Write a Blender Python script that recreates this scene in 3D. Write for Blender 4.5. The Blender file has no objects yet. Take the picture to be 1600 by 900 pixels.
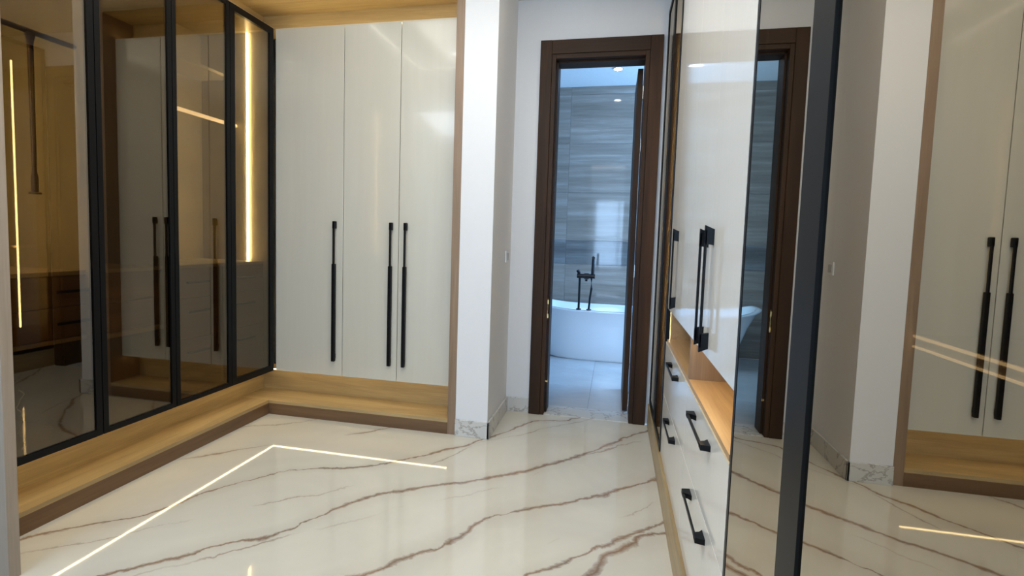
import bpy, bmesh, math, random
from mathutils import Matrix, Vector
random.seed(7)
C = bpy.context.scene
COL = C.collection

# ---------------------------------------------------------------- camera
cam_d = bpy.data.cameras.new('camera'); cam = bpy.data.objects.new('camera', cam_d); COL.objects.link(cam)
R = Vector((0.97595749, 0.21589168, 0.02996256)); U = Vector((-0.04458192, 0.06316678, 0.99700673)); F = Vector((-0.21335282, 0.97437197, -0.07127296))
m = Matrix((R, U, -F)).transposed().to_4x4(); m.translation = Vector((0, 0, 1.25)); cam.matrix_world = m
cam_d.sensor_width = 36; cam_d.lens = 813.46 / 1600 * 36
cam_d.shift_x = 18.79 / 1600; cam_d.shift_y = -18.6 / 1600; cam_d.clip_start = 0.02
C.camera = cam

# ---------------------------------------------------------------- world, light, exposure
W = bpy.data.worlds.new('world'); C.world = W; W.use_nodes = True
bgn = W.node_tree.nodes['Background']; bgn.inputs[0].default_value = (0.50, 0.72, 1.0, 1); bgn.inputs[1].default_value = 2.0
C.view_settings.view_transform = 'Standard'; C.view_settings.look = 'None'
C.view_settings.gamma = 1; C.view_settings.use_curve_mapping = False
C.view_settings.exposure = 0.24

def area(name, loc, direction, sx, sy, power, color):
    l = bpy.data.lights.new(name, 'AREA'); l.shape = 'RECTANGLE'; l.size = sx; l.size_y = sy; l.energy = power; l.color = color
    o = bpy.data.objects.new(name, l); COL.objects.link(o); o.location = loc
    o.rotation_euler = Vector(direction).to_track_quat('-Z', 'Y').to_euler(); return o
area('bedroom_window_daylight', (-0.13, -4.62, 1.5), (0, 1, 0), 1.12, 2.2, 90, (0.48, 0.71, 1.0))
area('bedroom_ceiling_fill', (-2.0, -.7, 2.86), (0, 0.1, -1), 1.3, 1.3, 44, (0.74, 0.86, 1.0))  # added fill from behind the camera, not a known lamp
area('bathroom_window_daylight', (2.05, 5.25, 1.75), (-1, 0, 0), 1.5, 1.6, 135, (0.25, 0.56, 1.0))

# ---------------------------------------------------------------- materials
def nt(name):
    mt = bpy.data.materials.new(name); mt.use_nodes = True
    t = mt.node_tree; return mt, t, t.nodes['Principled BSDF']
def N(t, ty, **k):
    n = t.nodes.new(ty)
    for a, v in k.items(): setattr(n, a, v)
    return n
def math_(t, op, a, b=None, c=None, clamp=False):
    n = t.nodes.new('ShaderNodeMath'); n.operation = op; n.use_clamp = clamp
    for i, v in enumerate((a, b, c)):
        if v is None: continue
        if isinstance(v, (int, float)): n.inputs[i].default_value = v
        else: t.links.new(v, n.inputs[i])
    return n.outputs[0]
def mixc(t, f, a, b):
    n = t.nodes.new('ShaderNodeMix'); n.data_type = 'RGBA'
    for i, v in ((0, f), (6, a), (7, b)):
        if isinstance(v, (int, float)): n.inputs[i].default_value = v
        elif isinstance(v, tuple): n.inputs[i].default_value = v + (1,) if len(v) == 3 else v
        else: t.links.new(v, n.inputs[i])
    return n.outputs[2]
def noise(t, vec, scale, detail=4, rough=.55, dist=0):
    n = t.nodes.new('ShaderNodeTexNoise'); n.inputs['Scale'].default_value = scale; n.inputs['Detail'].default_value = detail
    n.inputs['Roughness'].default_value = rough; n.inputs['Distortion'].default_value = dist
    t.links.new(vec, n.inputs['Vector']); return n.outputs[0]
def coords(t, sc=(1, 1, 1), kind='Object', rot=(0, 0, 0)):
    c = t.nodes.new('ShaderNodeTexCoord'); mp = t.nodes.new('ShaderNodeMapping'); mp.inputs['Scale'].default_value = sc; mp.inputs['Rotation'].default_value = rot
    t.links.new(c.outputs[kind], mp.inputs[0]); return mp.outputs[0]
def ramp(t, f, stops):
    n = t.nodes.new('ShaderNodeValToRGB'); e = n.color_ramp.elements
    while len(e) < len(stops): e.new(.5)
    for i, (p_, c_) in enumerate(stops): e[i].position = p_; e[i].color = c_ + (1,)
    t.links.new(f, n.inputs[0]); return n.outputs[0]
def plain(name, col, rough=.5, metal=0, spec=.5, var=0.06, scale=30, coat=0):
    mt, t, b = nt(name)
    f = noise(t, coords(t), scale, 3)
    d = tuple(c * (1 - var) for c in col); l = tuple(min(1, c * (1 + var)) for c in col)
    t.links.new(mixc(t, f, d, l), b.inputs['Base Color'])
    b.inputs['Roughness'].default_value = rough; b.inputs['Metallic'].default_value = metal; b.inputs['Specular IOR Level'].default_value = spec
    b.inputs['Coat Weight'].default_value = coat; b.inputs['Coat Roughness'].default_value = .03
    return mt
def wood(name, dark, light, axis, rough=.35, grain=1.0, coat=0):
    mt, t, b = nt(name)
    s = [14, 14, 14]; s['xyz'.index(axis)] = .9
    s2 = [150, 150, 150]; s2['xyz'.index(axis)] = 5
    f1 = noise(t, coords(t, tuple(s)), 1.0, 6, .6, .6); f2 = noise(t, coords(t, tuple(s2)), 1.0, 2)
    f = math_(t, 'ADD', math_(t, 'MULTIPLY', f1, .75), math_(t, 'MULTIPLY', f2, .25))
    mid = tuple((a + c) / 2 for a, c in zip(dark, light))
    t.links.new(ramp(t, f, [(.5 - .2 / grain, dark), (.5, mid), (.5 + .16 / grain, light)]), b.inputs['Base Color'])
    b.inputs['Roughness'].default_value = rough; b.inputs['Coat Weight'].default_value = coat; b.inputs['Coat Roughness'].default_value = .05
    bp = N(t, 'ShaderNodeBump'); bp.inputs['Strength'].default_value = .06; bp.inputs['Distance'].default_value = .002
    t.links.new(f2, bp.inputs['Height']); t.links.new(bp.outputs[0], b.inputs['Normal'])
    return mt
def low_spec(m_, v):
    m_.node_tree.nodes['Principled BSDF'].inputs['Specular IOR Level'].default_value = v
def emit(name, col, s):
    mt, t, b = nt(name); b.inputs['Base Color'].default_value = col + (1,)
    b.inputs['Emission Color'].default_value = col + (1,); b.inputs['Emission Strength'].default_value = s; return mt
def bronze_glass(name, refl, refl_col, trans_col):
    mt = bpy.data.materials.new(name); mt.use_nodes = True; t = mt.node_tree; t.nodes.clear()
    out = N(t, 'ShaderNodeOutputMaterial'); mix = N(t, 'ShaderNodeMixShader'); tr = N(t, 'ShaderNodeBsdfTransparent'); gl = N(t, 'ShaderNodeBsdfGlossy')
    tr.inputs[0].default_value = trans_col + (1,); gl.inputs[0].default_value = refl_col + (1,); gl.inputs['Roughness'].default_value = 0.0
    fr = N(t, 'ShaderNodeFresnel'); fr.inputs[0].default_value = 1.5
    geo = N(t, 'ShaderNodeNewGeometry')
    # the metallic bronze film sits on the outer face only
    f = math_(t, 'ADD', fr.outputs[0], refl, clamp=True)
    f = math_(t, 'MULTIPLY', f, math_(t, 'SUBTRACT', 1.0, math_(t, 'MULTIPLY', geo.outputs['Backfacing'], .9)))
    t.links.new(f, mix.inputs[0]); t.links.new(tr.outputs[0], mix.inputs[1]); t.links.new(gl.outputs[0], mix.inputs[2]); t.links.new(mix.outputs[0], out.inputs[0])
    return mt

OD, OL = (.27, .185, .085), (.50, .365, .18)
M = {}
for ax in 'xyz': M['oak_' + ax] = wood('oak_' + ax, OD, OL, ax)
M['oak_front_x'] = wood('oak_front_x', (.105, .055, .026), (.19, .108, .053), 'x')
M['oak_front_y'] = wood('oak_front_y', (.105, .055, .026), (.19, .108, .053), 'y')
M['oak_end'] = wood('oak_end', (.27, .215, .165), (.37, .305, .245), 'z', .5)
M['oak_side'] = wood('oak_side', (.20, .13, .08), (.33, .225, .145), 'z', .4)
M['oak_niche'] = wood('oak_niche', (.34, .2, .09), (.55, .36, .18), 'y')
M['drawer_oak'] = wood('drawer_oak', (.22, .13, .06), (.42, .27, .14), 'y')
M['walnut'] = wood('walnut', (.018, .009, .005), (.062, .029, .012), 'z', .5)
M['walnut_x'] = wood('walnut_x', (.018, .009, .005), (.062, .029, .012), 'x', .5)
low_spec(M['walnut'], .22); low_spec(M['walnut_x'], .22)
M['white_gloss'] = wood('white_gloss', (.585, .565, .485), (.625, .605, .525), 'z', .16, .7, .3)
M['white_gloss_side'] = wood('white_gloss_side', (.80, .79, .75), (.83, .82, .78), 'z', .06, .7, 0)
M['edge_trim'] = plain('edge_trim', (.62, .56, .42), .3)
M['interior'] = plain('interior', (.42, .36, .23), .4)
M['interior_metal'] = plain('interior_metal', (.50, .43, .26), .55, .5, var=.25, scale=9)
M['counter'] = plain('counter', (.62, .5, .32), .3)
M['black'] = plain('black', (.004, .004, .005), .38, 0, .16)
M['black_soft'] = plain('black_soft', (.012, .012, .014), .35, .3)
M['bronze'] = plain('bronze', (.07, .04, .025), .35, .6)
M['alu'] = plain('alu', (.55, .47, .40), .3, .8)
M['wall'] = plain('wall', (.76, .775, .80), .55, var=.012)
M['ceil'] = plain('ceil', (.82, .81, .79), .6)
M['brass'] = plain('brass', (.85, .62, .25), .25, .9)
M['steel'] = plain('steel', (.7, .68, .62), .25, .9)
M['plastic'] = plain('plastic', (.45, .46, .48), .4)
M['cable'] = plain('cable', (.8, .78, .7), .5)
M['tub'] = plain('tub', (.85, .86, .87), .12, 0, var=.01, coat=.5)
M['tub_dark'] = plain('tub_dark', (.02, .02, .022), .3, .6)
M['led'] = emit('led', (1.0, .92, .68), 60)
M['led_recess'] = emit('led_recess', (1.0, .82, .46), 13)
M['led_ceiling'] = emit('led_ceiling', (1.0, .95, .84), 8)
M['led_soffit'] = emit('led_soffit', (1.0, .82, .45), 16)
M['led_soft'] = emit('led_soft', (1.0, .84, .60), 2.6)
M['downlight'] = emit('downlight', (.95, .97, 1.0), 25)
M['glass_left'] = bronze_glass('glass_left', .085, (.92, .81, .66), (.50, .44, .34))
M['glass_right'] = bronze_glass('glass_right', .44, (.86, .78, .66), (.40, .35, .27))
M['glass_window'] = bronze_glass('glass_window', .02, (1, 1, 1), (.95, .97, 1))

def marble(name, base, cloud, vein, tile=False):
    mt, t, b = nt(name)
    ca = N(t, 'ShaderNodeTexCoord'); sep = N(t, 'ShaderNodeSeparateXYZ'); t.links.new(ca.outputs['Object'], sep.inputs[0])
    x, y = sep.outputs[0], sep.outputs[1]
    # u runs along the veins (45 degrees to the walls), v across them
    q = math.sqrt(.5)
    u = math_(t, 'MULTIPLY', math_(t, 'ADD', x, y), q); v = math_(t, 'MULTIPLY', math_(t, 'SUBTRACT', x, y), q)
    un = math_(t, 'DIVIDE', math_(t, 'ADD', u, 6.0), 12.0, clamp=True)
    co = coords(t)
    tot = None
    paths = [  # (points on the floor, width, strength, seed)
        ([(-2.27, 2.82), (-2.04, 2.97), (-1.84, 3.18)], .008, .5, 2),
        ([(-2.24, 2.34), (-2.1, 2.46), (-1.95, 2.61), (-1.69, 2.78), (-1.46, 3.02), (-1.3, 3.22)], .012, .75, 1),
        ([(-2.25, 1.55), (-1.97, 1.81), (-1.83, 2.11), (-1.68, 2.33), (-1.23, 2.55), (-.94, 2.83), (-.68, 3.18), (-.51, 3.47), (-.24, 3.62)], .016, 1.0, 3),
        ([(-1.9, 1.7), (-1.06, 2.46), (-.87, 2.76), (-.72, 3.05)], .008, .55, 17),
        ([(-1.73, 1.45), (-1.55, 1.64), (-1.33, 1.82), (-1.26, 1.97), (-1.18, 2.12), (-1.04, 2.27), (-.89, 2.38), (-.45, 2.69), (-.27, 2.87), (-.07, 3.11), (.29, 3.56)], .020, 1.0, 5),
        ([(-1.1, 2.0), (-.63, 2.4), (-.46, 2.54), (-.32, 2.75), (-.17, 2.97)], .010, .7, 8),
        ([(-.87, 1.68), (-.69, 1.86), (-.58, 2.02), (-.52, 2.17), (-.33, 2.33), (-.09, 2.49), (.26, 2.81)], .024, 1.0, 11),
        ([(-.4, 1.75), (-.1, 2.22), (.1, 2.38), (.3, 2.62)], .008, .5, 19),
        ([(-.3, 1.62), (-.02, 1.92), (.02, 2.03), (.09, 2.13), (.16, 2.21), (.26, 2.28)], .026, 1.0, 13),
        ([(-1.6, -.6), (-.9, .3), (0, 1.1), (.6, 1.8)], .016, .9, 23), ([(-2.6, -.2), (-1.6, .7), (-.7, 1.4)], .016, .9, 29),
        ([(-2.6, -2.0), (-1.6, -1.2), (0, .5), (.6, 1.0)], .016, .9, 31), ([(-1.6, -3.0), (-.6, -2.2), (.6, -.8)], .016, .9, 37)]
    for pts, w, s, sd in paths:
        fc = N(t, 'ShaderNodeFloatCurve'); cv = fc.mapping.curves[0]
        uv = sorted(((((a + b) * q) + 6) / 12, (((a - b) * q) + 6) / 12) for a, b in pts)
        uv = [(0.0, uv[0][1])] + uv + [(1.0, uv[-1][1])]
        while len(cv.points) < len(uv): cv.points.new(.5, .5)
        for p_, uvp in zip(cv.points, uv): p_.location = uvp; p_.handle_type = 'AUTO_CLAMPED'
        fc.mapping.update(); t.links.new(un, fc.inputs['Value'])
        path = math_(t, 'SUBTRACT', math_(t, 'MULTIPLY', fc.outputs[0], 12.0), 6.0)
        mp = N(t, 'ShaderNodeMapping'); mp.inputs['Location'].default_value = (sd * 3.7, sd * 1.3, sd); t.links.new(co, mp.inputs[0])
        n1 = noise(t, mp.outputs[0], 4.5, 8, .66, .3)
        vv = math_(t, 'ADD', v, math_(t, 'MULTIPLY', math_(t, 'SUBTRACT', n1, .5), .13))
        d = math_(t, 'ABSOLUTE', math_(t, 'SUBTRACT', vv, path))
        n2 = noise(t, mp.outputs[0], 3.0, 3, .6)
        ww = math_(t, 'MULTIPLY', math_(t, 'SUBTRACT', math_(t, 'MULTIPLY', n2, 3.4), 1.05, clamp=True), w)
        ww = math_(t, 'ADD', ww, w * .16)
        k = math_(t, 'MULTIPLY', math_(t, 'SUBTRACT', 1.0, math_(t, 'DIVIDE', d, ww), clamp=True), s)
        k = math_(t, 'POWER', k, .7)
        halo = math_(t, 'MULTIPLY', math_(t, 'SUBTRACT', 1.0, math_(t, 'DIVIDE', d, w * 4.5), clamp=True), .15 * s)
        k = math_(t, 'MAXIMUM', k, halo)
        if s < .8: k = math_(t, 'MULTIPLY', k, math_(t, 'SUBTRACT', math_(t, 'MULTIPLY', noise(t, mp.outputs[0], 1.9, 2, .5), 7.0), 3.1, clamp=True))
        tot = k if tot is None else math_(t, 'MAXIMUM', tot, k)
    cl = noise(t, co, 1.1, 5, .6, .8)
    basec = ramp(t, cl, [(.3, cloud), (.62, base)])
    hue = noise(t, co, 3.0, 3)
    vc = ramp(t, hue, [(.35, vein), (.65, tuple(min(1, c * q) for c, q in zip(vein, (1.45, 1.25, 1.05))))])
    t.links.new(mixc(t, tot, basec, vc), b.inputs['Base Color'])
    b.inputs['Roughness'].default_value = .045; b.inputs['IOR'].default_value = 1.55
    return mt
M['marble'] = marble('marble', (.66, .635, .55), (.59, .565, .49), (.20, .14, .10))
def skirt_marble():
    mt, t, b = nt('marble_skirt')
    f = noise(t, coords(t, (5, 5, 5), rot=(.5, .7, .3)), 1.0, 5, .6, .4)
    k = math_(t, 'SUBTRACT', 1.0, math_(t, 'MULTIPLY', math_(t, 'ABSOLUTE', math_(t, 'SUBTRACT', f, .5)), 45), clamp=True)
    t.links.new(mixc(t, math_(t, 'MULTIPLY', k, .75), (.62, .62, .60), (.27, .25, .23)), b.inputs['Base Color'])
    b.inputs['Roughness'].default_value = .08; return mt
M['marble_skirt'] = skirt_marble()
def streak_tile(name, cols, rough):
    mt, t, b = nt(name)
    oi = N(t, 'ShaderNodeObjectInfo')
    mp = N(t, 'ShaderNodeMapping'); t.links.new(coords(t, (.7, 1, 13)), mp.inputs[0])
    cb = N(t, 'ShaderNodeCombineXYZ'); t.links.new(math_(t, 'MULTIPLY', oi.outputs['Random'], 40), cb.inputs[0]); t.links.new(math_(t, 'MULTIPLY', oi.outputs['Random'], 23), cb.inputs[2])
    t.links.new(cb.outputs[0], mp.inputs['Location'])
    f = noise(t, mp.outputs[0], 1.0, 8, .7, .15)
    t.links.new(ramp(t, f, [(.25, cols[0]), (.48, cols[1]), (.56, cols[2]), (.72, cols[3])]), b.inputs['Base Color'])
    b.inputs['Roughness'].default_value = rough; return mt
M['tile'] = streak_tile('tile', [(.20, .155, .12), (.29, .235, .19), (.33, .27, .22), (.46, .40, .35)], .06)
M['tile_dark'] = streak_tile('tile_dark', [(.10, .09, .08), (.17, .155, .14), (.2, .185, .17), (.3, .28, .27)], .06)
M['bath_floor'] = streak_tile('bath_floor', [(.42, .41, .40), (.50, .49, .48), (.53, .52, .51), (.6, .6, .6)], .15)

# ---------------------------------------------------------------- helpers
class B:
    def __init__(s): s.bm = bmesh.new()
    def box(s, x0, x1, y0, y1, z0, z1, bev=0):
        x0, x1 = sorted((x0, x1)); y0, y1 = sorted((y0, y1)); z0, z1 = sorted((z0, z1))
        r = bmesh.ops.create_cube(s.bm, size=1); vs = r['verts']
        for v in vs: v.co = Vector(((x0 + x1) / 2 + v.co.x * (x1 - x0), (y0 + y1) / 2 + v.co.y * (y1 - y0), (z0 + z1) / 2 + v.co.z * (z1 - z0)))
        if bev:
            es = list({e for v in vs for e in v.link_edges})
            bmesh.ops.bevel(s.bm, geom=es, offset=bev, segments=2, profile=.5, affect='EDGES')
        return s
    def poly(s, pts, axis, a, b):   # extrude a 2-D outline along an axis
        def mk(p, h):
            return {'x': (h, p[0], p[1]), 'y': (p[0], h, p[1]), 'z': (p[0], p[1], h)}[axis]
        lo = [s.bm.verts.new(mk(p, a)) for p in pts]; hi = [s.bm.verts.new(mk(p, b)) for p in pts]
        n = len(pts); s.bm.faces.new(lo); s.bm.faces.new(hi[::-1])
        for i in range(n): s.bm.faces.new((lo[i], hi[i], hi[(i + 1) % n], lo[(i + 1) % n]))
        bmesh.ops.recalc_face_normals(s.bm, faces=s.bm.faces); return s
    def tube(s, pts, r, seg=12):
        pts = [Vector(p) for p in pts]; rings = []
        for i, p in enumerate(pts):
            d = (pts[min(i + 1, len(pts) - 1)] - pts[max(i - 1, 0)]).normalized()
            q = d.to_track_quat('Z', 'Y'); rr = r[i] if isinstance(r, (list, tuple)) else r
            rings.append([s.bm.verts.new(p + q @ Vector((rr * math.cos(2 * math.pi * k / seg), rr * math.sin(2 * math.pi * k / seg), 0))) for k in range(seg)])
        for a, b in zip(rings, rings[1:]):
            for k in range(seg): s.bm.faces.new((a[k], a[(k + 1) % seg], b[(k + 1) % seg], b[k]))
        s.bm.faces.new(rings[0][::-1]); s.bm.faces.new(rings[-1]); return s
    def make(s, name, mat, parent=None, smooth=False, loc=(0, 0, 0)):
        base = Vector(loc)
        p = parent
        while p is not None: base += p.location; p = p.parent
        me = bpy.data.meshes.new(name)
        for v in s.bm.verts: v.co -= base
        bmesh.ops.recalc_face_normals(s.bm, faces=s.bm.faces)
        s.bm.to_mesh(me); s.bm.free()
        if smooth:
            for f in me.polygons: f.use_smooth = True
        me.materials.append(M[mat] if isinstance(mat, str) else mat)
        o = bpy.data.objects.new(name, me); COL.objects.link(o); o.location = loc
        if parent is not None: o.parent = parent
        return o
def box(name, mat, parent, x0, x1, y0, y1, z0, z1, bev=0, label=None):
    o = B().box(x0, x1, y0, y1, z0, z1, bev).make(name, mat, parent)
    if label: o['label'] = label
    return o
def thing(name, label, cat, loc, group=None):
    o = bpy.data.objects.new(name, None); COL.objects.link(o); o.location = loc; o.empty_display_size = .1
    o['label'] = label; o['category'] = cat
    if group: o['group'] = group
    return o
def tag(o, label, cat, group=None):
    o['label'] = label; o['category'] = cat
    if group: o['group'] = group
    return o
def struct(o): o['kind'] = 'structure'; return o

# ---------------------------------------------------------------- key dimensions (metres)
XL = -2.306      # left glass plane
YB = 3.190       # front of the white back doors
PF = 3.096       # front of plinth and pillar
XR = 0.280       # right cabinet plane
YW = 3.670       # wall with the bathroom door
ZP, ZG, ZT, ZS = .096, .283, 2.608, 2.765
XS0, XS1, XP1 = -.992, -.940, -.731
ZC = 2.90; X0, X1, YN = -2.93, .88, -4.5

# ---------------------------------------------------------------- setting
struct(box('floor', 'marble', None, X0 - .1, X1 + .1, YN - .1, 3.66, -.1, 0))
struct(box('ceiling', 'ceil', None, X0 - .1, X1 + .1, YN - .1, 3.85, ZC, ZC + .1))
struct(box('wall_left', 'wall', None, X0 - .12, X0, YN - .1, 3.85, 0, ZC))
struct(box('wall_right', 'wall', None, X1, X1 + .12, YN - .1, 3.85, 0, ZC))
w = B().box(X0 - .1, -.535, YW, 3.85, 0, ZC).box(.225, X1 + .1, YW, 3.85, 0, ZC).box(-.535, .225, YW, 3.85, 2.56, ZC).make('wall_back', 'wall'); struct(w)
struct(box('wall_pillar', 'wall', None, XS1 + .001, XP1, PF, YW, 0, ZC))
wx0, wx1, wz0, wz1 = -.70, .45, .42, 2.6
w = B().box(X0 - .1, wx0, YN - .15, YN, 0, ZC).box(wx1, X1 + .1, YN - .15, YN, 0, ZC).box(wx0, wx1, YN - .15, YN, 0, wz0).box(wx0, wx1, YN - .15, YN, wz1, ZC).make('wall_rear', 'wall'); struct(w)
win = B().box(wx0, wx1, YN - .11, YN - .05, wz0, wz0 + .06).box(wx0, wx1, YN - .11, YN - .05, wz1 - .06, wz1).box(wx0, wx0 + .06, YN - .11, YN - .05, wz0, wz1).box(wx1 - .06, wx1, YN - .11, YN - .05, wz0, wz1)\
    .box(.05, .11, YN - .11, YN - .05, wz0, wz1).box(wx0, wx1, YN - .11, YN - .05, 1.36, 1.42).make('window_1', 'black_soft'); struct(win)
for a_, b_ in ((wx0 + .06, .05), (.11, wx1 - .06)):
    for c_, e_ in ((wz0 + .06, 1.36), (1.42, wz1 - .06)): box('pane', 'glass_window', win, a_, b_, YN - .085, YN - .078, c_, e_)
# baseboards
struct(B().box(XS1 + .001, XP1 + .014, PF - .014, PF, 0, .105, .002).make('baseboard_pillar_front', 'marble_skirt'))
struct(B().box(XP1, XP1 + .014, PF - .014, YW, 0, .105, .002).make('baseboard_pillar_side', 'marble_skirt'))
struct(B().box(XP1 + .014, -.56, YW - .014, YW, 0, .105, .002).make('baseboard_back', 'marble_skirt'))
struct(box('trim_threshold', 'marble_skirt', None, -.475, .165, 3.66, 3.87, -.04, .004))
# bathroom shell
bx0, bx1, by1, bz = -2.1, 1.9, 6.2, 3.03
fl = struct(box('floor_bathroom', 'wall', None, bx0, bx1, 3.85, by1 + .1, -.1, -.012))
k = 0
for i in range(4):
    for j in range(4):
        x_ = -1.95 + i * .9; y_ = 3.872 + j * .6
        box('tile', 'bath_floor', fl, x_ + .0006, x_ + .8994, y_ + .0006, min(y_ + .5994, by1 - .012), -.012, 0, .001)
wl = struct(box('wall_bathroom_back', 'wall', None, bx0 - .1, bx1 + .1, by1 + .012, by1 + .12, 0, bz))
rows = [0, .42, .98, 1.26, 1.82, 2.38, 2.94, bz]
for r_ in range(len(rows) - 1):
    for c_ in range(4):
        xa = -1.77 + 1.2 * (c_ - 1) ; xb = xa + 1.2
        xa = max(xa, bx0); xb = min(xb, bx1)
        if xb - xa < .05: continue
        box('tile', 'tile_dark' if r_ == 2 else 'tile', wl, xa + .001, xb - .001, by1 + random.uniform(0, .0006), by1 + .012, rows[r_] + .001, rows[r_ + 1] - .001, .0012)
struct(box('wall_bathroom_left', 'wall', None, bx0 - .12, bx0, 3.85, by1 + .1, 0, bz))
struct(B().box(bx1, bx1 + .12, 3.85, by1 + .1, 0, .95).box(bx1, bx1 + .12, 3.85, by1 + .1, 2.55, bz).box(bx1, bx1 + .12, 3.85, 4.5, .95, 2.55).box(bx1, bx1 + .12, 6.0, by1 + .1, .95, 2.55).make('wall_bathroom_right', 'wall'))
wf = B()
for a_ in (4.5, 5.22, 5.94): wf.box(bx1 + .03, bx1 + .08, a_, a_ + .06, .95, 2.55)
wf.box(bx1 + .03, bx1 + .08, 4.56, 5.94, .95, 1.01).box(bx1 + .03, bx1 + .08, 4.56, 5.94, 2.49, 2.55)
w2 = struct(wf.make('window_2', 'black_soft'))
for a_ in (4.56, 5.28): box('pane', 'glass_window', w2, bx1 + .053, bx1 + .06, a_, a_ + .66, 1.01, 2.49)
struct(box('ceiling_bathroom', 'ceil', None, bx0 - .1, bx1 + .1, 3.85, by1 + .1, bz, bz + .1))
struct(B().box(bx0, bx1, 5.35, 5.39, bz - .03, bz).make('trim_ceiling_step', 'ceil'))
# bathroom door frame (structure) and open leaf
d = B()
d.box(-.5587, -.478, 3.638, YW, 0, 2.6144, .004).box(.17, .2526, 3.638, YW, 0, 2.6144, .004)
d1 = struct(d.make('door_1', 'walnut'))
B().box(-.4785, .1705, 3.6385, YW, 2.52, 2.6135, .003).make('head_casing', 'walnut_x', d1)
B().box(-.478, -.478 + .028, 3.645, 3.87, 0, 2.52, .002).box(-.45, -.437, 3.70, 3.83, 0, 2.49).make('jamb', 'walnut', d1)
B().box(.17 - .028, .17, 3.645, 3.87, 0, 2.52, .002).make('jamb', 'walnut', d1)
B().box(-.45, .142, 3.645, 3.87, 2.49, 2.52, .002).box(-.45, .142, 3.70, 3.83, 2.478, 2.49).make('head_jamb', 'walnut_x', d1)
leaf = B().box(.103, .140, 3.878, 4.50, .012, 2.475, .002).make('door_leaf', 'walnut', d1)
for z_ in (.12, 1.05, 1.93, 2.29):
    B().tube([(.150, 3.868, z_ - .045), (.150, 3.868, z_ + .045)], .008).box(.139, .1425, 3.80, 3.866, z_ - .045, z_ + .045).make('hinge', 'steel', d1)
st = B().box(-.4495, -.447, 3.66, 3.69, .69, .84, .001).box(-.4495, -.441, 3.652, 3.66, .70, .73).box(-.4495, -.441, 3.652, 3.66, .80, .83).make('strike_plate', 'brass', d1); st['label'] = 'brass strike plate'
B().tube([(-.4555, 3.70, .232), (-.436, 3.70, .232)], .009).make('door_stop', 'brass', d1)['label'] = 'small brass stop'

# ---------------------------------------------------------------- handles
def long_handle(parent, x, y, z0, z1):     # on a door facing -y
    b = B(); zm = z0 + (z1 - z0) * .70
    b.box(x - .011, x + .011, y - .030, y - .006, z0, zm, .003)
    b.box(x - .005, x + .006, y - .030, y - .014, zm - .01, z1 - .02, .002)
    b.box(x - .008, x + .013, y - .030, y - .003, z1 - .05, z1, .004)
    b.box(x - .008, x + .008, y - .008, y + .001, z0 + .02, z0 + .05).box(x - .006, x + .006, y - .008, y + .001, z1 - .045, z1 - .015)
    return b.make('handle', 'black', parent)
def side_pull(parent, y, z0, z1, xf=XR, s=.026, wd=.014, pad=.022, vertical=True, name='handle'):   # a bar with end pads, facing -x
    b = B()
    if vertical:
        b.box(xf - s, xf - s + .007, y - wd / 2, y + wd / 2, z0, z1, .0015)
        for a_, c_ in ((z1, -1), (z0, 1)):
            b.poly([(xf + .001, a_), (xf - s, a_ - c_ * .012), (xf - s, a_ + c_ * pad * 1.9), (xf + .001, a_ + c_ * pad * 2.1)], 'y', y - wd / 2, y + wd / 2)
    else:
        ya, yb, z = y, z0, z1
        b.box(xf - s, xf - s + .006, ya, yb, z - .006, z + .006, .0015)
        for a_, c_ in ((ya, 1), (yb, -1)):
            b.poly([(xf + .001, a_ - c_ * .006), (xf - s, a_), (xf - s, a_ + c_ * .03), (xf - s + .016, a_ + c_ * .036), (xf + .001, a_ + c_ * .05)], 'z', z - .008, z + .008)
    return b.make(name, 'black', parent)

# ---------------------------------------------------------------- back white wardrobe
bw = thing('wardrobe', 'tall cream-white three-door wardrobe with long black pulls, beside the white pillar', 'wardrobe', (-1.65, YB, ZP))
box('back_panel', 'interior', bw, XL + .02, XS0, 3.62, 3.645, ZG, ZT)
box('top_panel', 'interior', bw, XL + .02, XS0, 3.23, 3.62, ZT - .02, ZT)
box('bottom_panel', 'oak_x', bw, XL + .02, XS0, 3.215, 3.62, ZG, ZG + .02)
xs = [XL + .012, -1.783, -1.385, XS0 - .001]
for i in range(3):
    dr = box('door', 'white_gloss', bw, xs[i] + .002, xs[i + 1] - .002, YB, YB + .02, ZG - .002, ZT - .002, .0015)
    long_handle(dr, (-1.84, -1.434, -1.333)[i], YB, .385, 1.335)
B().box(xs[0], xs[3], YB + .004, YB + .012, ZT - .0015, ZT + .006).make('top_trim', 'edge_trim', bw)

# ---------------------------------------------------------------- oak plinth, soffit, side panels
KX, KY = -2.50, 3.34
pl = thing('plinth', 'L-shaped oak plinth on the marble floor, running under the glass and cream wardrobes', 'plinth', (-2.0, 3.0, 0))
fx, fy = XL + .025, PF
box('top_board', 'oak_y', pl, -2.90, fx, 1.38, fy - .0, ZP - .02, ZP, label='oak board along the left run')
box('top_board', 'oak_x', pl, -2.90, XS0, fy, 3.62, ZP - .02, ZP, label='oak board along the back run')
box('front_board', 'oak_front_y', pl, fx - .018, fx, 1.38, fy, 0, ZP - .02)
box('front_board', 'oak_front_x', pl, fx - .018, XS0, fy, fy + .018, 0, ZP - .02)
box('kick_board', 'oak_y', pl, KX - .018, KX, 1.38, KY, ZP, ZG)
box('kick_board', 'oak_x', pl, KX, XS0, KY, KY + .018, ZP, ZG)
box('light_strip', 'led_recess', pl, XL - .030, XL - .024, 1.44, YB + .030, ZG - .0055, ZG - .0005)
box('light_strip', 'led_recess', pl, XL - .022, XS0 - .01, YB + .024, YB + .030, ZG - .0055, ZG - .0005)

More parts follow.
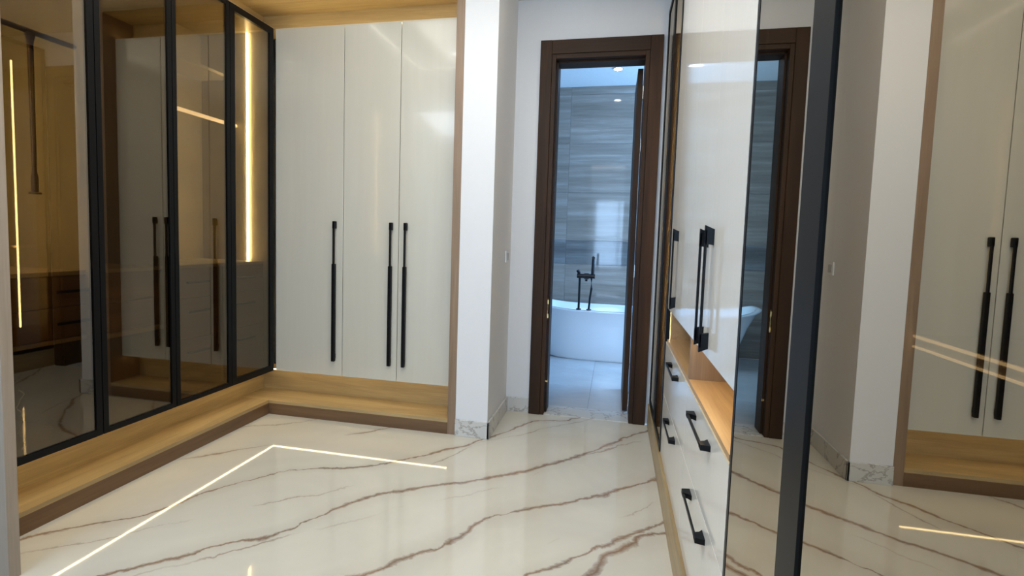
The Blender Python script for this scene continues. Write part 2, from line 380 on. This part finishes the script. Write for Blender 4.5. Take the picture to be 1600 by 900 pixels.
sf = thing('soffit', 'L-shaped oak soffit above the glass and cream wardrobes', 'soffit', (-2.0, 3.0, ZS))
box('underside_board', 'oak_y', sf, -2.90, fx, 1.38, fy, ZS, ZS + .02)
box('underside_board', 'oak_x', sf, -2.90, XS0, fy, 3.62, ZS, ZS + .02)
box('front_board', 'oak_y', sf, fx - .018, fx, 1.38, fy, ZS + .02, ZC - .004)
box('front_board', 'oak_x', sf, fx - .018, XS0, fy, fy + .018, ZS + .02, ZC - .004)
box('filler_board', 'oak_y', sf, KX - .018, KX, 1.38, KY, ZT, ZS)
box('filler_board', 'oak_x', sf, KX, XS0, KY, KY + .018, ZT, ZS)
box('edge_profile', 'alu', sf, XL - .02, XL + .003, 1.44, YB + .01, ZT + .001, ZT + .007, label='slim metal profile')
box('light_strip', 'led_soffit', sf, XL - .036, XL - .026, 1.44, YB - .02, ZT + .001, ZT + .006)
box('light_strip', 'led_soffit', sf, XL + .03, XS0 - .01, YB + .024, YB + .034, ZT + .001, ZT + .006)

sp = tag(box('side_panel', 'oak_side', None, XS0, XS1, PF, 3.66, 0, ZC - .001, .001), 'tall narrow oak end panel standing between cream wardrobe and white pillar', 'panel')
ep = tag(box('side_panel', 'oak_end', None, X0 + .001, -2.022, 1.34, 1.378, 0, ZC - .001, .001), 'greyish oak end panel at the left edge of the photo, nearest the viewer', 'panel')

# ---------------------------------------------------------------- left glass wardrobes
def glass_door(parent, x, y0, y1, z0, z1, glass, sw=.026, depth=.022, out=-1, mat='black', rail=None, near=None):
    # frame in the plane x, proud towards +x when out=1, -x when out=-1
    rail = rail or sw
    xa, xb = (x - .012, x - .012 + depth) if out > 0 else (x + .012 - depth, x + .012)
    b = B().box(xa, xb, y0, y0 + (near or sw), z0, z1, .001).box(xa, xb, y1 - sw, y1, z0, z1, .001).box(xa, xb, y0 + sw, y1 - sw, z0, z0 + rail).box(xa, xb, y0 + sw, y1 - sw, z1 - rail, z1)
    dr = b.make('door', mat, parent)
    box('pane', glass, dr, x - .003, x + .003, y0 + sw - .004, y1 - sw + .004, z0 + rail - .004, z1 - rail + .004)
    return dr
XI = -2.86
units = [(1.382, 1.927, 'tinted glass wardrobe nearest the viewer on the left, holding pull-down rail and oak drawers'),
         (1.927, 2.345, 'narrow dark tinted glass wardrobe, middle of the three on the left'),
         (2.345, 3.165, 'two-door tinted glass wardrobe beside the cream doors, with glowing vertical light strip inside')]
for ui, (ya, yb, lab) in enumerate(units):
    g = thing('glass_wardrobe', lab, 'wardrobe', ((XL + XI) / 2, (ya + yb) / 2, ZG), 'tinted glass wardrobes on the left')
    box('back_panel', 'interior', g, XI - .015, XI, ya, yb, ZG, ZT)
    e_m = 'interior_metal' if ui == 2 else 'interior'
    box('side_panel', 'interior', g, XI, XL - .02, ya + .0005, ya + .016, ZG + .02, ZT - .02)
    pe = box('side_panel', e_m, g, XI, XL - .02, yb - .017 + (.017 if ui == 2 else 0), yb - .0005 + (.017 if ui == 2 else 0), ZG + .02, ZT - .02)
    box('bottom_panel', 'counter', g, XI, XL - .016, ya, yb, ZG, ZG + .02)
    box('top_panel', 'interior', g, XI, XL - .016, ya, yb, ZT - .02, ZT)
    zc = 1.05
    box('counter', 'counter', g, XI, XL - .05, ya + .016, yb - .017, zc - .018, zc)
    y0, y1 = ya + .018, yb - .019
    if ui == 0:
        for z0, z1 in ((.895, 1.030), (.755, .892)):
            dr = box('drawer', 'drawer_oak', g, XI + .05, XL - .055, y0, y1, z0, z1, .001)
            B().box(XL - .056, XL - .034, 1.80, 1.812, (z0 + z1) / 2 - .005, (z0 + z1) / 2 + .005).box(XL - .056, XL - .034, 1.895, 1.907, (z0 + z1) / 2 - .005, (z0 + z1) / 2 + .005).box(XL - .036, XL - .03, 1.77, 1.915, (z0 + z1) / 2 - .006, (z0 + z1) / 2 + .006).make('handle', 'black', dr)
        box('shelf', 'counter', g, XI, XL - .05, y0, y1, .735, .753)
        b = B().tube([(-2.38, ya + .02, 2.04), (-2.38, yb - .02, 2.04)], .011).make('clothes_rail', 'bronze', g)
        rod = B().tube([(-2.38, 1.725, 2.035), (-2.38, 1.725, 2.0), (-2.38, 1.726, 1.47), (-2.38, 1.726, 1.45), (-2.38, 1.726, 1.385)], [.02, .011, .0085, .013, .013]).tube([(-2.38, 1.726, 1.387), (-2.38, 1.726, 1.378)], .022).make('pull_rod', 'bronze', g, True); rod['label'] = 'hanging pull rod with round end'
        box('light_strip', 'led', g, -2.42, -2.41, 1.40, 1.408, 1.06, 2.5)['label'] = 'added hidden light strip brightening the wardrobe interior'  # added out of sight behind the end panel to brighten the drawers
        wig = []
        for i in range(26):
            z_ = .31 + .25 * i / 25
            wig.append((-2.40 + .004 * math.sin(i * .9), 1.655 + .010 * math.sin(i * .62) + .004 * math.sin(i * 1.7), z_ if i < 25 else z_))
        B().tube([(-2.40, 1.655, .303)] + wig, .0028, 6).make('cable', 'cable', g, True)['label'] = 'loose white cable'
    elif ui == 1:
        for z0, z1 in ((.885, 1.030), (.737, .882)):
            dr = box('drawer', 'drawer_oak', g, XI + .05, XL - .075, y0, y1, z0, z1, .001)
            B().box(XL - .076, XL - .052, 1.95, 1.99, (z0 + z1) / 2 - .006, (z0 + z1) / 2 + .006).make('handle', 'black', dr)
        box('shelf', 'counter', g, XI, XL - .05, y0, y1, .715, .735)
    else:
        ym = 2.76
        box('divider', 'interior', g, XI, XL - .06, ym - .008, ym + .008, ZG + .02, zc - .018)
        for z0, z1 in ((.86, 1.030), (.625, .857), (.31, .622)):
            for p0, p1 in ((y0, ym - .01), (ym + .01, y1)):
                dr = box('drawer', 'drawer_oak', g, XI + .05, XL - .055, p0, p1, z0, z1, .001)
                hz = z1 - .075 if z1 < 1 else .95; hy = (p0 + p1) / 2
                hw = .07
                B().box(XL - .056, XL - .034, hy - hw, hy - hw + .01, hz - .005, hz + .005).box(XL - .056, XL - .034, hy + hw - .01, hy + hw, hz - .005, hz + .005).box(XL - .036, XL - .03, hy - hw - .01, hy + hw + .01, hz - .006, hz + .006).make('handle', 'black', dr)
        box('shelf', 'interior', g, XI, -2.60, y0, y1, 2.275, 2.293)
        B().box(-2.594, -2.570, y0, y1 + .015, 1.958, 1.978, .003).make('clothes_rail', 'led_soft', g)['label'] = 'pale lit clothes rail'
        l_ = box('light_strip', 'led', g, -2.492, -2.482, yb - .014, yb - .006, zc + .002, 2.585); l_['label'] = 'added hidden light strip brightening the wardrobe interior'
    if ui < 2: glass_door(g, XL, ya + .002, yb - .002, ZG, ZT, 'glass_left', .030 if ui == 0 else .026, out=1)
    else:
        glass_door(g, XL, ya + .002, 2.763, ZG, ZT, 'glass_left', out=1)
        glass_door(g, XL, 2.767, 3.172, ZG, ZT, 'glass_left', .040, out=1)

# ---------------------------------------------------------------- right side: far narrow glass unit
XB = .84
kick = tag(box('kick_board', 'oak_y', None, .268, .29, -.9, 3.655, 0, .15, .001), 'long oak kick board on the marble floor below the right-hand cabinets', 'kick board')
g = thing('glass_wardrobe', 'narrow black-framed glass wardrobe on the right, squeezed between bathroom door and glossy white doors', 'wardrobe', (.55, 3.23, .15))
ya, yb = 2.80, 3.655
box('back_panel', 'interior', g, XB, XB + .015, ya, yb, .15, ZS)
box('side_panel', 'interior', g, XR + .022, XB, ya + .001, ya + .017, .15, ZS)
box('side_panel', 'interior', g, XR + .022, XB, yb - .016, yb, .15, ZS)
box('bottom_panel', 'oak_y', g, XR + .02, XB, ya, yb, .15, .17)
box('top_panel', 'interior', g, XR + .02, XB, ya, yb, ZS - .02, ZS)
box('shelf', 'counter', g, XR + .14, XB, ya + .017, yb - .016, 1.05, 1.07)
l_ = box('light_strip', 'led', g, .40, .41, 3.475, 3.485, .36, 2.62); l_['label'] = 'vertical warm light strip'
glass_door(g, XR + .0035, ya + .002, 3.226, .155, ZS - .004, 'glass_left', .03, .02, -1)
glass_door(g, XR + .0035, 3.230, 3.652, .155, ZS - .004, 'glass_left', .03, .02, -1)

# ---------------------------------------------------------------- right side: white wardrobe with niche and drawers
g = thing('wardrobe', 'glossy white wardrobe on the right with an open oak niche between doors and drawers', 'wardrobe', (.55, 2.0, .15))
ya, yb = 1.262, 2.798
zdn, zdt = .919, .749
box('back_panel', 'oak_niche', g, XB, XB + .015, ya, yb, .15, ZS)
box('side_panel', 'oak_niche', g, XR + .021, XB, ya, ya + .018, .152, ZS)
box('side_panel', 'oak_niche', g, XR + .021, XB, yb - .018, yb, .152, ZS)
ng = box('niche_floor', 'oak_niche', g, XR + .003, XB, ya + .018, yb - .018, zdt - .004, zdt + .012)
box('niche_top', 'oak_niche', g, XR + .021, XB, ya + .018, yb - .018, zdn + .001, zdn + .018)
box('niche_divider', 'oak_side', g, XR + .004, XB, 1.972, 1.99, zdt + .012, zdn + .001)
box('light_strip', 'led_recess', g, XR + .05, XR + .06, ya + .02, 1.96, zdn - .008, zdn)
box('bottom_panel', 'oak_niche', g, XR + .021, XB, ya + .018, yb - .018, .152, .17)
ed = [1.262, 1.665, 2.11, 2.55, 2.798]
for i in range(4):
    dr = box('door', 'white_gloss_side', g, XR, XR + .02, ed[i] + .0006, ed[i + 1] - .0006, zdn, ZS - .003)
    if i == 0: side_pull(dr, 1.620, .945, 1.296)
    if i == 1: side_pull(dr, 1.710, .950, 1.288)
    if i == 2: side_pull(dr, 2.490, .962, 1.308)
for (p0, p1, h0, h1) in ((1.262, 1.985, 1.49, 1.79), (1.985, 2.798, 2.23, 2.51)):
    for (z0, z1, hz) in ((.475, zdt - .006, .692), (.153, .472, .425)):
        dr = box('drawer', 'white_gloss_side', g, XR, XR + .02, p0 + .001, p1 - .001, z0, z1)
        side_pull(dr, h0, h1, hz, vertical=False)
box('edge_trim', 'edge_trim', g, XR - .001, XR + .0195, ya, yb, zdt - .0055, zdt - .004)

# ---------------------------------------------------------------- right side: near glass wardrobe
g = thing('glass_wardrobe', 'large mirror-like bronze glass wardrobe with thick black frame, at the right edge nearest the viewer', 'wardrobe', (.55, .2, .15))
ya, yb = -.90, 1.259
box('back_panel', 'interior', g, XB, XB + .015, ya, yb, .15, ZS)
box('side_panel', 'interior', g, XR + .022, XB, ya, ya + .018, .15, ZS)
box('side_panel', 'interior', g, XR + .022, XB, yb - .018, yb, .15, ZS)
box('bottom_panel', 'oak_y', g, XR + .02, XB, ya + .018, yb - .018, .15, .17)
box('top_panel', 'interior', g, XR + .02, XB, ya + .018, yb - .018, ZS - .02, ZS)
sh = box('shelf', 'counter', g, .62, XB, ya + .018, yb - .018, 1.048, 1.078)
box('light_strip', 'led_soft', g, .616, .620, ya + .02, yb - .02, 1.071, 1.076)  # glow put on the shelf edge so it reads pale in the dark interior
box('light_strip', 'led_soft', g, .616, .620, ya + .02, yb - .02, 1.050, 1.054)  # second glowing line for the pale lower shelf edge, not a lamp
glass_door(g, XR + .0035, .856, 1.257, .155, ZS - .004, 'glass_right', .018, .0160, -1, near=.046)
glass_door(g, XR + .0035, .06, .852, .155, ZS - .004, 'glass_right', .046, .0195, -1)
glass_door(g, XR + .0035, -.72, .056, .155, ZS - .004, 'glass_right', .046, .0195, -1)

# ---------------------------------------------------------------- ceiling lights
def led_loop():
    x0, x1, y0, y1 = -1.96, .02, 1.42, 3.02
    t_ = .012
    return B().box(x0, x0 + t_, y0, y1, ZC - .008, ZC - .001).box(x1 - t_, x1, y0, y1, ZC - .008, ZC - .001).box(x0 + t_, x1 - t_, y0, y0 + t_, ZC - .008, ZC - .001).box(x0 + t_, x1 - t_, y1 - t_, y1, ZC - .008, ZC - .001)
tag(led_loop().make('light_strip', 'led_ceiling'), 'rectangular loop of white light strip on the dressing room ceiling', 'light')
def dl(x, y, z, lab):
    t_ = thing('ceiling_light', lab, 'light', (x, y, z))
    ring = B(); ring.tube([(x, y, z - .001), (x, y, z - .008)], .055, 24); ring.make('rim', 'plastic', t_)
    B().tube([(x, y, z - .007), (x, y, z - .010)], .042, 24).make('lens', 'downlight', t_)
dl(-1.457, 1.785, ZC, 'small round downlight on the dressing room ceiling, mirrored in the cream doors')
dl(-.05, 5.6, bz, 'small round downlight on the bathroom ceiling')
area('dressing_ceiling_fill', (-.72, 1.6, ZC - .03), (0, 0, -1), 1.7, 1.9, 34, (1.0, .95, .86))  # extra area light added to boost the weak loop, no fixture of its own

# ---------------------------------------------------------------- light switch
sw = B().box(XP1, XP1 + .009, 3.485, 3.565, 1.09, 1.17, .002).make('light_switch', 'wall'); tag(sw, 'small light switch on the shaded side of the white pillar', 'switch')
B().box(XP1 + .009, XP1 + .012, 3.50, 3.55, 1.105, 1.155, .001).make('rocker', 'plastic', sw)

# ---------------------------------------------------------------- bathtub
def bathtub():
    cx, cy, hw, hd = 0.06, 5.80, .98, .355
    bm = bmesh.new(); seg = 64
    def rim(a): return .530 + .095 * abs(math.cos(a)) ** 2.6
    def ring(fx_, fy_, zf, n=3.6):
        out = []
        for k in range(seg):
            a = 2 * math.pi * k / seg; c, s = math.cos(a), math.sin(a)
            x = math.copysign(abs(c) ** (2 / n), c) * hw * fx_; y = math.copysign(abs(s) ** (2 / n), s) * hd * fy_
            out.append(bm.verts.new((cx + x, cy + y, zf(a))))
        return out
    outer = [ring(.74, .90, lambda a: 0), ring(.77, .93, lambda a: .02), ring(.80, .95, lambda a: rim(a) * .35), ring(.88, .98, lambda a: rim(a) * .7), ring(.965, 1.0, lambda a: rim(a) * .94),
             ring(1.0, 1.03, lambda a: rim(a) - .012), ring(1.0, 1.03, lambda a: rim(a) - .002), ring(.985, 1.0, lambda a: rim(a)), ring(.955, .88, lambda a: rim(a)), ring(.94, .85, lambda a: rim(a) - .012),
             ring(.88, .81, lambda a: rim(a) * .7), ring(.76, .76, lambda a: rim(a) * .38), ring(.62, .55, lambda a: .13), ring(.3, .3, lambda a: .12)]
    for a, b in zip(outer, outer[1:]):
        for k in range(seg): bm.faces.new((a[k], a[(k + 1) % seg], b[(k + 1) % seg], b[k]))
    bm.faces.new(outer[0][::-1]); bm.faces.new(outer[-1])
    bb = B(); bb.bm.free(); bb.bm = bm
    t_ = thing('bathtub', 'white freestanding slipper bathtub on the bathroom floor', 'bathtub', (cx, cy, 0))
    bb.make('basin', 'tub', t_, True)
    B().tube([(cx, cy, .122), (cx, cy, .127)], .03, 20).make('drain', 'steel', t_)
    return t_
bathtub()
tp = thing('bath_mixer', 'black bath mixer on two slim legs with upright hand shower, behind the tub rim', 'tap', (-.26, 5.50, .55))
yy = 5.468
B().tube([(-.345, yy, .540), (-.345, yy, .87)], .012).tube([(-.345, yy, .538), (-.345, yy, .548)], .026).make('leg', 'tub_dark', tp)
B().tube([(-.225, yy, .87), (-.220, yy, .77), (-.232, yy, .67), (-.240, yy, .540)], .011).tube([(-.240, yy, .538), (-.240, yy, .548)], .026).make('leg', 'tub_dark', tp)
B().tube([(-.375, yy, .89), (-.19, yy, .89)], .024).box(-.30, -.25, yy - .02, yy + .02, .86, .92, .004).make('body', 'tub_dark', tp)
B().tube([(-.355, yy, .88), (-.355, yy, .925), (-.372, yy, .95)], .017).make('lever', 'tub_dark', tp)
B().tube([(-.215, yy, .90), (-.213, yy, 1.09)], [.017, .015]).tube([(-.213, yy, 1.08), (-.213, yy - .035, 1.085)], .016).make('hand_shower', 'tub_dark', tp)
B().tube([(-.285, yy, .88), (-.285, yy + .10, .875), (-.285, yy + .15, .86), (-.285, yy + .16, .83)], .013).make('spout', 'tub_dark', tp)
